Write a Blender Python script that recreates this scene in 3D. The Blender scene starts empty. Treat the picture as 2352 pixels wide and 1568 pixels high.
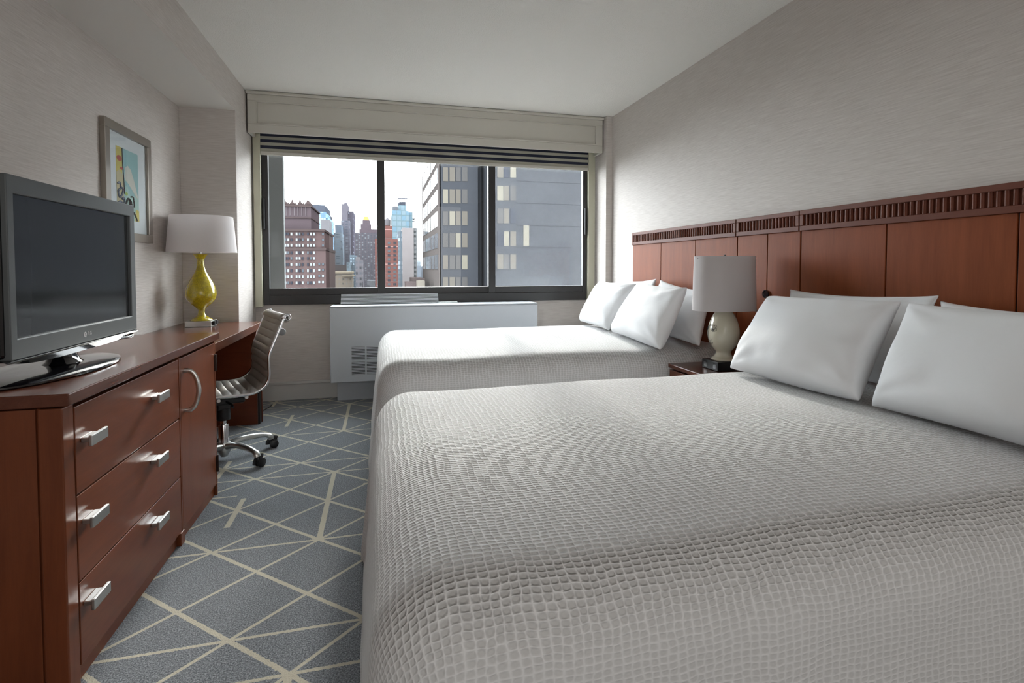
import bpy, bmesh, math, random
from mathutils import Vector, Matrix, noise
random.seed(7)
PI = math.pi
S = bpy.context.scene
COL = S.collection

# ------------------------------------------------------------------ camera
F, CX, CY, H = 1181.0, 1176.0, 652.0, 1.07
YAW = math.atan2(302, F); PIT = math.atan2(40, F)
fw = Vector((math.sin(YAW)*math.cos(PIT), math.cos(YAW)*math.cos(PIT), -math.sin(PIT)))
rt = Vector((math.cos(YAW), -math.sin(YAW), 0)); up = rt.cross(fw)
CAM = Vector((0, 0, H))
cd = bpy.data.cameras.new('camera'); cam = bpy.data.objects.new('camera', cd); COL.objects.link(cam)
m = Matrix((rt, up, -fw)).transposed().to_4x4(); m.translation = CAM; cam.matrix_world = m
cd.sensor_width = 36.0; cd.lens = 36.0*F/2352
cd.shift_y = (CY-784.0)/2352
cd.clip_start = 0.02; cd.clip_end = 2000
S.camera = cam

# ------------------------------------------------------------------ world, sun, lights, exposure
w = bpy.data.worlds.new('sky'); S.world = w; w.use_nodes = True
bg = w.node_tree.nodes['Background']; bg.inputs[0].default_value = (0.93, 0.97, 1.0, 1); bg.inputs[1].default_value = 8.2
sl = bpy.data.lights.new('sun', 'SUN'); sl.energy = 2.3; sl.angle = math.radians(5.0); sl.color = (1.0, 0.95, 0.88)
so = bpy.data.objects.new('sun', sl); COL.objects.link(so)
so.rotation_euler = Vector((0.12, 1.0, 0.40)).to_track_quat('Z', 'Y').to_euler()
# added fill light behind the camera, brightens the window wall and front faces
hl = bpy.data.lights.new('added_fill_light', 'AREA'); hl.shape = 'RECTANGLE'; hl.size = 2.6; hl.size_y = 1.7; hl.energy = 13; hl.color = (1.0, 0.975, 0.95)
ho = bpy.data.objects.new('added_fill_light', hl); COL.objects.link(ho); ho.location = (0.33, -1.85, 1.45); ho.rotation_euler = (PI/2, 0, 0)
S.view_settings.view_transform = 'Standard'; S.view_settings.look = 'None'
S.view_settings.exposure = 0.86; S.view_settings.gamma = 1; S.view_settings.use_curve_mapping = False

# ------------------------------------------------------------------ helpers
OFF = {}
def woff(o): return OFF.get(o.name, Vector((0, 0, 0))) if o else Vector((0, 0, 0))
def thing(name, label, cat, loc, group=None, rotz=0, local=False):
    o = bpy.data.objects.new(name, None); COL.objects.link(o); o.location = loc; o.rotation_euler = (0, 0, rotz)
    o.empty_display_size = .05
    o['label'] = label; o['category'] = cat
    if group: o['group'] = group
    OFF[o.name] = Vector((0, 0, 0)) if local else Vector(loc)
    return o
def tag(o, label, cat, group=None):
    o['label'] = label; o['category'] = cat
    if group: o['group'] = group
    return o
def obj(name, bm, mats, parent=None, smooth=None, bevel=0, seg=2, subsurf=0, label=None, structure=False):
    """one mesh object; bm is in the frame of the top-level thing's world placement"""
    off = woff(parent)
    if off.length: bmesh.ops.translate(bm, verts=bm.verts, vec=-off)
    bmesh.ops.recalc_face_normals(bm, faces=bm.faces)
    me = bpy.data.meshes.new(name); bm.to_mesh(me); bm.free()
    for mm in (mats if isinstance(mats, (list, tuple)) else [mats]): me.materials.append(mm)
    o = bpy.data.objects.new(name, me); COL.objects.link(o)
    if parent: o.parent = parent; OFF[o.name] = off
    if bevel:
        b = o.modifiers.new('bevel', 'BEVEL'); b.width = bevel; b.segments = seg; b.limit_method = 'ANGLE'; b.angle_limit = math.radians(40)
        b.harden_normals = False
    if subsurf:
        s = o.modifiers.new('sub', 'SUBSURF'); s.levels = subsurf; s.render_levels = subsurf
    if smooth is not None:
        for p in me.polygons: p.use_smooth = True
        if smooth < 179:
            me.set_sharp_from_angle(angle=math.radians(smooth))
    if label: o['label'] = label
    if structure: o['kind'] = 'structure'
    return o
def bx(x0, x1, y0, y1, z0, z1, bm=None, mi=0):
    bm = bm or bmesh.new()
    v = [bm.verts.new((x, y, z)) for x in (x0, x1) for y in (y0, y1) for z in (z0, z1)]
    for f in ((0, 1, 3, 2), (4, 6, 7, 5), (0, 4, 5, 1), (2, 3, 7, 6), (0, 2, 6, 4), (1, 5, 7, 3)):
        fa = bm.faces.new([v[i] for i in f]); fa.material_index = mi
    return bm
def lathe(prof, cx=0, cy=0, n=48, bm=None, sx=1, sy=1, mi=0, cap=True, power=2.0):
    bm = bm or bmesh.new(); rings = []
    for r, z in prof:
        ring = []
        for k in range(n):
            a = 2*PI*k/n; c, s = math.cos(a), math.sin(a)
            q = (abs(c)**power+abs(s)**power)**(-1/power)
            ring.append(bm.verts.new((cx+r*sx*c*q, cy+r*sy*s*q, z)))
        rings.append(ring)
    for a, b in zip(rings, rings[1:]):
        for k in range(n):
            f = bm.faces.new((a[k], a[(k+1) % n], b[(k+1) % n], b[k])); f.material_index = mi
    if cap:
        for ring in (rings[0], rings[-1]):
            f = bm.faces.new(ring); f.material_index = mi
    return bm
def tube(pts, rad, n=10, bm=None, sq=(1, 1), upv=Vector((0, 0, 1)), caps=True, mi=0):
    bm = bm or bmesh.new(); pts = [Vector(p) for p in pts]; rings = []
    for i, p in enumerate(pts):
        t = (pts[min(i+1, len(pts)-1)]-pts[max(i-1, 0)]).normalized()
        u = upv if abs(t.dot(upv)) < .98 else Vector((1, 0, 0))
        a = t.cross(u).normalized(); b = a.cross(t)
        r = rad[i] if isinstance(rad, (list, tuple)) else rad
        rings.append([bm.verts.new(p+a*(r*sq[0]*math.cos(2*PI*k/n))+b*(r*sq[1]*math.sin(2*PI*k/n))) for k in range(n)])
    for a, b in zip(rings, rings[1:]):
        for k in range(n):
            f = bm.faces.new((a[k], a[(k+1) % n], b[(k+1) % n], b[k])); f.material_index = mi
    if caps: bm.faces.new(rings[0]); bm.faces.new(rings[-1])
    return bm
def spline(P, n):
    P = [Vector(p) for p in P]; out = []; N = len(P)-1
    for i in range(N):
        p0, p1, p2, p3 = P[max(i-1, 0)], P[i], P[i+1], P[min(i+2, N)]
        for k in range(n):
            t = k/n
            out.append(.5*((2*p1)+(p2-p0)*t+(2*p0-5*p1+4*p2-p3)*t*t+(3*p1-p0-3*p2+p3)*t**3))
    out.append(P[-1]); return out

# ---- materials
class NT:
    def __init__(s, name):
        s.m = bpy.data.materials.new(name); s.m.use_nodes = True; s.t = s.m.node_tree; s.t.nodes.clear()
        s.out = s.t.nodes.new('ShaderNodeOutputMaterial'); s.b = s.t.nodes.new('ShaderNodeBsdfPrincipled')
        s.t.links.new(s.b.outputs[0], s.out.inputs[0])
    def n(s, typ, **kw):
        nd = s.t.nodes.new('ShaderNode'+typ)
        for k, v in kw.items(): setattr(nd, k, v)
        return nd
    def l(s, a, b): s.t.links.new(a, b)
    def put(s, inp, v):
        if isinstance(v, bpy.types.NodeSocket): s.l(v, inp)
        elif isinstance(v, (tuple, list)) and len(v) == 3 and inp.type == 'RGBA': inp.default_value = (*v, 1)
        else: inp.default_value = v
    def math(s, op, a, b=0.0, c=0.0, clamp=False):
        nd = s.n('Math', operation=op); nd.use_clamp = clamp
        s.put(nd.inputs[0], a); s.put(nd.inputs[1], b)
        if op in ('MULTIPLY_ADD', 'SMOOTH_MIN', 'COMPARE', 'WRAP', 'PINGPONG'): s.put(nd.inputs[2], c)
        return nd.outputs[0]
    def mix(s, f, a, b, blend='MIX'):
        nd = s.n('MixRGB', blend_type=blend); s.put(nd.inputs[0], f); s.put(nd.inputs[1], a); s.put(nd.inputs[2], b); return nd.outputs[0]
    def coord(s, kind='Object', scale=(1, 1, 1), loc=(0, 0, 0), rot=(0, 0, 0)):
        tc = s.n('TexCoord'); mp = s.n('Mapping'); s.l(tc.outputs[kind], mp.inputs[0])
        mp.inputs['Scale'].default_value = scale; mp.inputs['Location'].default_value = loc; mp.inputs['Rotation'].default_value = rot
        return mp.outputs[0]
    def noise(s, vec, scale=5, detail=2, rough=.5, dist=0):
        nd = s.n('TexNoise'); s.l(vec, nd.inputs['Vector']); nd.inputs['Scale'].default_value = scale
        nd.inputs['Detail'].default_value = detail; nd.inputs['Roughness'].default_value = rough; nd.inputs['Distortion'].default_value = dist
        return nd.outputs[0]
    def ramp(s, f, stops):
        nd = s.n('ValToRGB'); e = nd.color_ramp.elements
        while len(e) < len(stops): e.new(.5)
        for el, (p, c) in zip(e, stops): el.position = p; el.color = (*c, 1) if len(c) == 3 else c
        s.l(f, nd.inputs[0]); return nd.outputs[0]
    def bump(s, h, strength=.3, dist=.01, nrm=None):
        nd = s.n('Bump'); s.l(h, nd.inputs['Height']); nd.inputs['Strength'].default_value = strength; nd.inputs['Distance'].default_value = dist
        if nrm: s.l(nrm, nd.inputs['Normal'])
        s.l(nd.outputs[0], s.b.inputs['Normal']); return nd.outputs[0]
    def set(s, **kw):
        mp = dict(color='Base Color', rough='Roughness', metal='Metallic', coat='Coat Weight', coatr='Coat Roughness', spec='Specular IOR Level',
                  sheen='Sheen Weight', trans='Transmission Weight', alpha='Alpha', sub='Subsurface Weight', ior='IOR')
        for k, v in kw.items(): s.put(s.b.inputs[mp[k]], v)
        return s
def plain(name, color, rough=.5, metal=0, **kw):
    t = NT(name); t.set(color=color, rough=rough, metal=metal, **kw)
    v = t.coord(); t.bump(t.noise(v, 180, 2), .04, .002)
    return t.m

def wood(name, base, dark, axis='z', gloss=.28, coat=.22, spec=.3):
    t = NT(name)
    sc = {'z': (7, 7, .8), 'y': (7, .8, 7), 'x': (.8, 7, 7)}[axis]
    v = t.coord(scale=sc); n1 = t.noise(v, 3, 5, .6, .6)
    v2 = t.coord(scale={'z': (60, 60, 3), 'y': (60, 3, 60), 'x': (3, 60, 60)}[axis]); n2 = t.noise(v2, 4, 3, .6)
    n3 = t.noise(t.coord(), 2.6, 2, .5)
    c = t.ramp(n1, [(.3, dark), (.7, base)])
    c = t.mix(.25, c, t.ramp(n2, [(.35, dark), (.65, base)]))
    c = t.mix(t.math('MULTIPLY', n3, .35), c, tuple(x*1.35 for x in base))
    t.set(color=c, rough=gloss, coat=coat, coatr=.2, spec=spec)
    t.bump(n2, .03, .001)
    return t.m
WOODV = wood('cherry_wood_upright', (.185, .050, .018), (.105, .025, .009), 'z')
WOODH = wood('cherry_wood_lengthwise', (.185, .050, .018), (.105, .025, .009), 'y')
WOODT = wood('cherry_wood_top', (.125, .040, .022), (.08, .023, .013), 'y', .22)
WOODX = wood('cherry_wood_cross', (.15, .036, .014), (.09, .02, .008), 'x')
HEADW = wood('headboard_wood', (.245, .064, .020), (.165, .038, .012), 'z', .5, .0, .15)
HEADB = wood('headboard_band_wood', (.15, .046, .026), (.10, .028, .016), 'y', .5, .0, .22)

def wallpaper():
    t = NT('woven_wallpaper')
    tc = t.n('TexCoord'); sep = t.n('SeparateXYZ'); t.l(tc.outputs['Object'], sep.inputs[0])
    h = t.math('ADD', sep.outputs[0], sep.outputs[1])
    cb = t.n('CombineXYZ'); t.l(t.math('MULTIPLY', h, 9), cb.inputs[0]); t.l(t.math('MULTIPLY', sep.outputs[2], 210), cb.inputs[1])
    n1 = t.noise(cb.outputs[0], 1.0, 3, .6)
    cb2 = t.n('CombineXYZ'); t.l(t.math('MULTIPLY', h, 40), cb2.inputs[0]); t.l(t.math('MULTIPLY', sep.outputs[2], 500), cb2.inputs[1])
    n2 = t.noise(cb2.outputs[0], 1.0, 2, .5)
    c = t.ramp(n1, [(.28, (.50, .455, .425)), (.72, (.64, .60, .565))])
    t.set(color=c, rough=.62, spec=.35)
    t.bump(t.math('ADD', n1, t.math('MULTIPLY', n2, .5)), .35, .003)
    return t.m
WALLP = wallpaper()
def ceil_mat():
    t = NT('textured_ceiling_paint'); v = t.coord(); n = t.noise(v, 140, 3, .6)
    t.set(color=(.84, .825, .78), rough=.9); t.bump(n, .6, .006); return t.m
CEIL = ceil_mat()
SOFF = plain('painted_soffit', (.74, .72, .68), .7)
TRIM = plain('cream_grey_paint', (.55, .53, .475), .45)
CHAN = plain('beige_channel', (.50, .49, .38), .4)
BASEB = plain('baseboard_paint', (.55, .545, .53), .45)
RAD = plain('radiator_enamel', (.54, .57, .61), .35)
DARKSLOT = plain('dark_opening', (.03, .03, .03), .8)
ALU = plain('dark_bronze_aluminium', (.022, .022, .023), .38, .0, spec=.5)
NAVY = plain('navy_stripe_cloth', (.018, .022, .045), .9)
BEIGEC = plain('beige_shade_cloth', (.42, .41, .34), .9)
STEEL = plain('brushed_nickel', (.62, .62, .60), .30, 1.0)
CHROME = plain('polished_aluminium', (.72, .72, .74), .14, 1.0)
BLKP = plain('black_plastic', (.012, .012, .013), .35)
BLKG = plain('gloss_black_plastic', (.006, .006, .008), .08, coat=.6)
TVGREY = plain('tv_bezel_grey', (.095, .105, .107), .42)
LOGO = plain('logo_silver', (.62, .62, .64), .4)
MATB = plain('picture_mat', (.72, .74, .77), .8)
INK = plain('black_glaze_line', (.01, .01, .01), .3)

def screen_mat():
    t = NT('tv_screen_glass'); t.set(color=(.034, .038, .041), rough=.12, spec=.55, coat=.0); return t.m
SCREEN = screen_mat()
def yellow():
    t = NT('yellow_crackle_glaze'); v = t.coord(); vo = t.n('TexVoronoi'); vo.feature = 'DISTANCE_TO_EDGE'; t.l(v, vo.inputs[0]); vo.inputs['Scale'].default_value = 70
    n = t.noise(v, 60, 4, .7)
    e = t.ramp(vo.outputs[0], [(0, (.22, .17, .01)), (.06, (.55, .43, .015))])
    c = t.mix(t.ramp(n, [(.42, (0, 0, 0)), (.62, (.7, .7, .7))]), e, (.36, .29, .02))
    t.set(color=c, rough=.16, coat=.5, coatr=.05); return t.m
YELL = yellow()
def cream():
    t = NT('cream_glazed_ceramic'); v = t.coord(); n = t.noise(v, 6, 2)
    t.set(color=t.ramp(n, [(.3, (.60, .56, .44)), (.7, (.66, .62, .50))]), rough=.09, coat=.6, coatr=.04); return t.m
CREAM = cream()
def shade_mat(name, col, tr):
    t = NT(name); v = t.coord(scale=(1, 1, 1)); n = t.noise(v, 500, 2)
    t.set(color=col, rough=.85); t.bump(n, .15, .001)
    tl = t.n('BsdfTranslucent'); tl.inputs[0].default_value = (*col, 1); mx = t.n('MixShader'); mx.inputs[0].default_value = tr
    t.l(t.b.outputs[0], mx.inputs[1]); t.l(tl.outputs[0], mx.inputs[2]); t.l(mx.outputs[0], t.out.inputs[0]); return t.m
SHW = shade_mat('white_linen_shade', (.86, .83, .83), .42)
SHG = shade_mat('taupe_linen_shade', (.60, .56, .555), .2)
def leather():
    t = NT('taupe_leather'); v = t.coord(); n = t.noise(v, 220, 3)
    t.set(color=(.30, .275, .24), rough=.42, spec=.5); t.bump(n, .08, .002); return t.m
LEATH = leather()

def carpet():
    t = NT('patterned_carpet')
    tc = t.n('TexCoord'); sep = t.n('SeparateXYZ'); t.l(tc.outputs['Object'], sep.inputs[0])
    wob = t.noise(tc.outputs['Object'], 170, 2); wb = t.math('MULTIPLY', t.math('SUBTRACT', wob, .5), .007)
    X = t.math('ADD', sep.outputs[0], wb); Y = t.math('ADD', sep.outputs[1], wb)
    u = t.math('DIVIDE', t.math('ADD', X, .242), .378); v = t.math('DIVIDE', t.math('SUBTRACT', Y, 1.42), .3445)
    def dist_int(e):   # distance to nearest integer
        return t.math('ABSOLUTE', t.math('SUBTRACT', t.math('FRACT', t.math('ADD', e, .5)), .5))
    def less(a, b): return t.math('LESS_THAN', a, b)
    # diagonal families: distance in metres = d / |grad|
    g = math.hypot(1/.378, 1/.3445)
    wd = t.math('MULTIPLY', t.math('ADD', .0063, t.math('MULTIPLY', 0, 0)), g)
    L = less(dist_int(t.math('ADD', u, v)), .0072*g)
    L2 = less(dist_int(t.math('SUBTRACT', u, v)), .0058*g)
    tot = t.math('MAXIMUM', L, L2)
    def modv(shift, per): return t.math('FLOORED_MODULO', t.math('SUBTRACT', v, shift), per)
    def modu(shift, per): return t.math('FLOORED_MODULO', t.math('SUBTRACT', u, shift), per)
    def band(val, a, b): return t.math('MULTIPLY', t.math('GREATER_THAN', val, a), less(val, b))
    def AND(*a):
        r = a[0]
        for q in a[1:]: r = t.math('MULTIPLY', r, q)
        return r
    hy = .0055/.3445
    parts = []
    parts.append(band(modv(-.05, 2), .05-hy, .05+hy))                              # every second node row
    parts.append(band(modv(.45, 4), .05-hy, .05+hy))                               # offset row
    parts.append(AND(band(modv(3.4, 4), .05-hy, .05+hy), band(modu(-1.6, 1.9), .1, .5)))
    vx = .011/.378
    parts.append(AND(band(modu(-.1, 3), .1-vx, .1+vx), band(modv(2, 4), 0, 2)))
    parts.append(AND(band(modu(-1.1, 3), .1-vx, .1+vx), band(modv(2.55, 4), 0, .8)))
    parts.append(AND(band(modu(-1.6, 3), .1-vx, .1+vx), band(modv(4.15, 4), 0, .7)))
    for p in parts: tot = t.math('MAXIMUM', tot, p)
    nz = t.noise(tc.outputs['Object'], 230, 3, .75); n2 = t.noise(tc.outputs['Object'], 900, 1)
    base = t.ramp(nz, [(.36, (.060, .068, .080)), (.50, (.168, .185, .205)), (.64, (.36, .385, .41))])
    line = t.ramp(n2, [(.3, (.46, .43, .33)), (.7, (.64, .60, .49))])
    t.set(color=t.mix(tot, base, line), rough=.95, spec=.1, sheen=.2)
    t.bump(t.math('ADD', nz, t.math('MULTIPLY', tot, .6)), .7, .006)
    return t.m
CARP = carpet()

def coverlet_mat():
    t = NT('white_puckered_coverlet')
    tc = t.n('TexCoord'); wv = t.n('TexNoise'); t.l(tc.outputs['UV'], wv.inputs['Vector']); wv.inputs['Scale'].default_value = 9; wv.inputs['Detail'].default_value = 3
    vm = t.n('VectorMath', operation='MULTIPLY_ADD'); t.l(wv.outputs['Color'], vm.inputs[0]); vm.inputs[1].default_value = (.022, .022, 0); t.l(tc.outputs['UV'], vm.inputs[2])
    mp = t.n('Mapping'); t.l(vm.outputs[0], mp.inputs[0]); mp.inputs['Scale'].default_value = (1/.0155, 1/.0105, 1)
    vo = t.n('TexVoronoi'); vo.voronoi_dimensions = '2D'; vo.feature = 'F1'; t.l(mp.outputs[0], vo.inputs[0]); vo.inputs['Scale'].default_value = 1; vo.inputs['Randomness'].default_value = .22
    ve = t.n('TexVoronoi'); ve.voronoi_dimensions = '2D'; ve.feature = 'DISTANCE_TO_EDGE'; t.l(mp.outputs[0], ve.inputs[0]); ve.inputs['Scale'].default_value = 1; ve.inputs['Randomness'].default_value = .22
    def sm(o, a, b, c, d):
        mr = t.n('MapRange'); mr.interpolation_type = 'SMOOTHSTEP'; t.l(o, mr.inputs[0])
        for k, v in enumerate((a, b, c, d)): mr.inputs[k+1].default_value = v
        return mr.outputs[0]
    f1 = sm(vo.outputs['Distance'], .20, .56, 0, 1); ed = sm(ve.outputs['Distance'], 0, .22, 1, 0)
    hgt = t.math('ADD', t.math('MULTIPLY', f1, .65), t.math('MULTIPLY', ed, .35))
    at_ = t.n('Attribute'); at_.attribute_name = 'pucker'     # relief and painted dimple shade both fade on the hanging part
    lo = t.mix(at_.outputs['Fac'], (.66, .66, .66), (.50, .495, .49))  # dimple shade put into the colour, darkest on the bed top
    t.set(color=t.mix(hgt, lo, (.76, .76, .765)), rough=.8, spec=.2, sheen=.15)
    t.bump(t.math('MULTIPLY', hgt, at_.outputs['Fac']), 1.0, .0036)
    return t.m
COVER = coverlet_mat()
def linen():
    t = NT('white_cotton'); v = t.coord(); n = t.noise(v, 14, 3, .5, .0)
    t.set(color=(.79, .80, .815), rough=.75, spec=.25, sheen=.1); t.bump(n, .12, .012); return t.m
LINEN = linen()

def glass_mat(name, dirt):
    t = NT(name)
    tr = t.n('BsdfTransparent'); tr.inputs[0].default_value = (.96, .975, .975, 1)
    gl = t.n('BsdfGlossy'); gl.inputs['Roughness'].default_value = .01; fr = t.n('LayerWeight'); fr.inputs[0].default_value = .5
    m1 = t.n('MixShader'); t.l(t.math('MULTIPLY_ADD', t.math('POWER', fr.outputs['Facing'], 5.0), .6, .022), m1.inputs[0]); t.l(tr.outputs[0], m1.inputs[1]); t.l(gl.outputs[0], m1.inputs[2])
    tl = t.n('BsdfTranslucent'); tl.inputs[0].default_value = (.85, .88, .9, 1)
    n = t.noise(t.coord(), 2.5, 5, .6)
    if not dirt: t.l(m1.outputs[0], t.out.inputs[0]); return t.m
    m2 = t.n('MixShader'); t.l(t.math('MULTIPLY', t.math('ADD', n, .5), dirt), m2.inputs[0]); t.l(m1.outputs[0], m2.inputs[1]); t.l(tl.outputs[0], m2.inputs[2])
    t.l(m2.outputs[0], t.out.inputs[0]); return t.m
GL1 = glass_mat('window_glass', 0); GL2 = GL1; GL3 = glass_mat('window_glass_dirty', .010)
GLP = glass_mat('picture_glass', .0)

# ------------------------------------------------------------------ the room
XL, XP, XR, YW, ZC, YB = -1.30, -.955, 1.965, 4.42, 2.37, -1.9
def struct(name, bm, mats, **kw):
    return obj(name, bm, mats, structure=True, **kw)
struct('floor', bx(XL-.1, XR+.1, YB-.1, YW+.1, -.1, 0), CARP)
struct('ceiling', bx(XL-.1, XR+.1, YB-.1, YW+.3, ZC, ZC+.1), CEIL)
struct('wall_left', bx(XL-.1, XL, YB-.1, YW+.3, 0, ZC), WALLP)
struct('wall_right', bx(XR, XR+.1, YB-.1, YW+.3, 0, ZC), WALLP)
struct('wall_back', bx(XL, XR, YB-.1, YB, 0, ZC), WALLP)
bm = bx(XL, XR, YW, YW+.2, 0, .767); bx(XL, XR, YW, YW+.2, 2.14, ZC, bm)
bx(XL, -.944, YW, YW+.2, .767, 2.14, bm); bx(1.895, XR, YW, YW+.2, .767, 2.14, bm)
struct('wall_window', bm, WALLP)
bm = bx(XL, XP, YB, 3.92, 2.14, ZC)
for f in bm.faces:
    if abs(f.normal.z) < .1: f.normal_update()
    if all(abs(v.co.z-2.14) < 1e-4 for v in f.verts): f.material_index = 1
struct('trim_1', bm, [WALLP, SOFF])
struct('trim_2', bx(XL, XP, 3.92, YW, 0, ZC), WALLP, bevel=.003)
struct('trim_3', bx(1.905, XR, 4.15, YW, 0, ZC), WALLP, bevel=.003)
bm = bx(XP, -.34, 4.402, YW, 0, .128); bx(XP, -.34, 4.394, YW, .128, .15, bm)
struct('baseboard_window', bm, BASEB, bevel=.004)
bm = bx(XR-.016, XR, YB, 4.15, 0, .15); struct('baseboard_right', bm, BASEB, bevel=.004)
bm = bx(XL, XL+.016, YB, 1.44, 0, .15); struct('baseboard_left', bm, BASEB, bevel=.004)

# window: frame, mullions, three panes
win = bpy.data.objects.new('window_1', None); COL.objects.link(win); win.location = (.47, 4.42, .767); win['kind'] = 'structure'; OFF['window_1'] = Vector(win.location)
bm = bx(-.892, -.846, 4.39, 4.434, .767, 2.14); bx(1.788, 1.829, 4.39, 4.434, .767, 2.14, bm)
bx(-.846, 1.788, 4.385, 4.46, .767, .842, bm); bx(-.846, 1.788, 4.40, 4.46, 2.06, 2.14, bm)
obj('window_frame', bm, ALU, win, bevel=.003)
for a, b, y in ((-.846, .0, 4.395), (.0, .942, 4.408), (.942, 1.788, 4.395)):
    bm = bx(a, b, y, y+.03, .842, .897); bx(a, b, y, y+.03, 2.0, 2.06, bm)
    obj('window_sash', bm, ALU, win, bevel=.002)
obj('mullion', bx(-.024, .039, 4.385, 4.434, .842, 2.10), ALU, win, bevel=.003)
obj('mullion', bx(.911, .973, 4.385, 4.434, .842, 2.10), ALU, win, bevel=.003)
for x0, x1, gm, nm in ((-.846, -.024, GL1, 0), (.039, .911, GL2, 1), (.973, 1.788, GL3, 2)):
    obj('glass_pane', bx(x0, x1, 4.418, 4.424, .897, 2.10), gm, win)
bm = bx(-.885, -.872, 4.368, 4.392, 1.36, 1.60); obj('sash_handle', bm, BLKP, win, bevel=.003)
bm = bx(1.800, 1.814, 4.365, 4.392, 1.36, 1.60); obj('sash_handle', bm, BLKP, win, bevel=.003)
# side channels
for x0, x1, side in ((-.944, -.893, 'left'), (1.829, 1.892, 'right')):
    o = obj('shade_channel', bx(x0, x1, 4.355, 4.42, .755, 2.14), CHAN, None, bevel=.003)
    tag(o, 'tall beige metal channel along the %s edge of the window' % side, 'trim channel', 'shade side channels')

# striped shade
bm = bmesh.new(); z = 1.962
for k in range(8):
    bx(-.893, 1.829, 4.368, 4.374, z, z+.0235, bm, 0 if k % 2 == 0 else 1); z += .0235
sh = thing('striped_shade', 'navy and beige striped fabric shade rolled up above the window', 'window shade', (.47, 4.371, 1.935))
obj('striped_fabric', bm, [BEIGEC, NAVY], sh)
obj('hem_bar', bx(-.893, 1.829, 4.362, 4.380, 1.935, 1.963), TRIM, sh, bevel=.004)
# valance box
va = thing('box_valance', 'cream painted wooden box valance with recessed panel under the ceiling', 'valance', (.475, 4.31, 2.063))
y0 = 4.20; x0, x1 = -.943, 1.893
bm = bx(x0, x1, y0, y0+.02, 2.063, 2.125); bx(x0, x1, y0, y0+.02, 2.298, 2.345, bm)
bx(x0, x0+.062, y0, y0+.02, 2.125, 2.298, bm); bx(x1-.062, x1, y0, y0+.02, 2.125, 2.298, bm)
bx(x0, x0+.02, y0+.02, 4.35, 2.063, 2.345, bm); bx(x1-.02, x1, y0+.02, 4.35, 2.063, 2.345, bm)
bx(x0, x1, y0+.02, YW, 2.325, 2.345, bm)
obj('box_frame', bm, TRIM, va, bevel=.003)
obj('recessed_panel', bx(x0+.055, x1-.055, y0+.010, y0+.018, 2.12, 2.30), TRIM, va)
bm = bmesh.new()
for (a, b, c, d) in ((x0+.062, x1-.062, 2.125, 2.134), (x0+.062, x1-.062, 2.289, 2.298)): bx(a, b, y0-.005, y0+.012, c, d, bm)
for a in (x0+.062, x1-.068): bx(a, a+.006, y0-.005, y0+.012, 2.134, 2.289, bm)
obj('panel_moulding', bm, TRIM, va, bevel=.002)
bm = bx(x0-.008, x1+.008, y0-.018, YW, 2.345, 2.367); obj('top_moulding', bm, TRIM, va, bevel=.006, seg=3)

# ------------------------------------------------------------------ radiator / air conditioner
ra = thing('radiator_cover', 'pale grey metal heating and cooling cabinet under the window', 'radiator', (.45, 4.28, 0))
obj('cabinet', bx(-.38, 1.285, 4.15, 4.405, .172, .752), RAD, ra, bevel=.006)
obj('cabinet_top', bx(-.378, 1.283, 4.153, 4.405, .753, .765), RAD, ra, bevel=.006)
obj('plinth', bx(-.342, 1.24, 4.29, 4.405, 0, .171), RAD, ra, bevel=.003)
for r, (za, zb) in enumerate(((.345, .447), (.228, .330))):
    for k in range(9):
        xa = -.222+k*.112; bm = bx(xa, xa+.1, 4.1485, 4.156, za, zb, None, 1)
        for q in range(9):
            zz = za+.002+q*.0115; bx(xa-.001, xa+.101, 4.1465, 4.152, zz, zz+.0062, bm, 0)
        obj('front_grille', bm, [RAD, DARKSLOT], ra)
bm = bmesh.new()
for q in range(8):
    tt = q/7; yy = 4.30+.07*tt; zz = .772+.068*tt
    bx(-.31, .468, yy, yy+.013, zz, zz+.0045, bm, 0)
for xe in (-.312, .462): 
    bx(xe, xe+.006, 4.30, 4.385, .768, .774, bm)
obj('top_louvre', bm, plain('louvre_white', (.68, .70, .71), .35), ra)
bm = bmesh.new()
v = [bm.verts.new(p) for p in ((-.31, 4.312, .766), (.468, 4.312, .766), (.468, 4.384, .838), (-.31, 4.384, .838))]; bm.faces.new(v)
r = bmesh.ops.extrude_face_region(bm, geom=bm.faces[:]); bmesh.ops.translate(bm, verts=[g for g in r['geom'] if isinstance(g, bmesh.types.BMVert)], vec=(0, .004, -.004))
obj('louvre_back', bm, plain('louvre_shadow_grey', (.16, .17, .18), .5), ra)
obj('control_lid', bx(.47, .63, 4.30, 4.39, .766, .774), plain('lid_white', (.68, .70, .71), .35), ra, bevel=.003)

# ------------------------------------------------------------------ dresser
dr = thing('dresser', 'cherry wood dresser with three wide drawers and a door under the television', 'dresser', (-1.03, 2.06, 0))
XF = -.75
bm = bx(-1.29, XF-.012, 1.475, 1.492, .05, .727); bx(-1.29, XF-.012, 2.625, 2.642, .05, .727, bm)
bx(-1.29, XF-.014, 2.203, 2.219, .05, .727, bm); bx(-1.29, -1.275, 1.49, 2.63, .05, .727, bm); bx(-1.29, XF-.014, 1.49, 2.63, .05, .068, bm)
bx(-1.27, -.80, 1.478, 2.64, 0, .05, bm)
obj('carcass', bm, WOODV, dr, bevel=.002)
obj('side_panel', bx(-1.285, -.806, 1.468, 1.476, .0, .727), WOODV, dr, bevel=.001)
bm = bx(-.800, XF, 1.465, 1.513, 0, .727); obj('corner_post', bm, WOODV, dr, bevel=.003)
obj('corner_post', bx(-.79, XF+.001, 2.206, 2.2165, 0, .722), WOODV, dr, bevel=.001)
obj('corner_post', bx(-.79, XF, 2.642, 2.655, 0, .727), WOODV, dr, bevel=.002)
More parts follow.
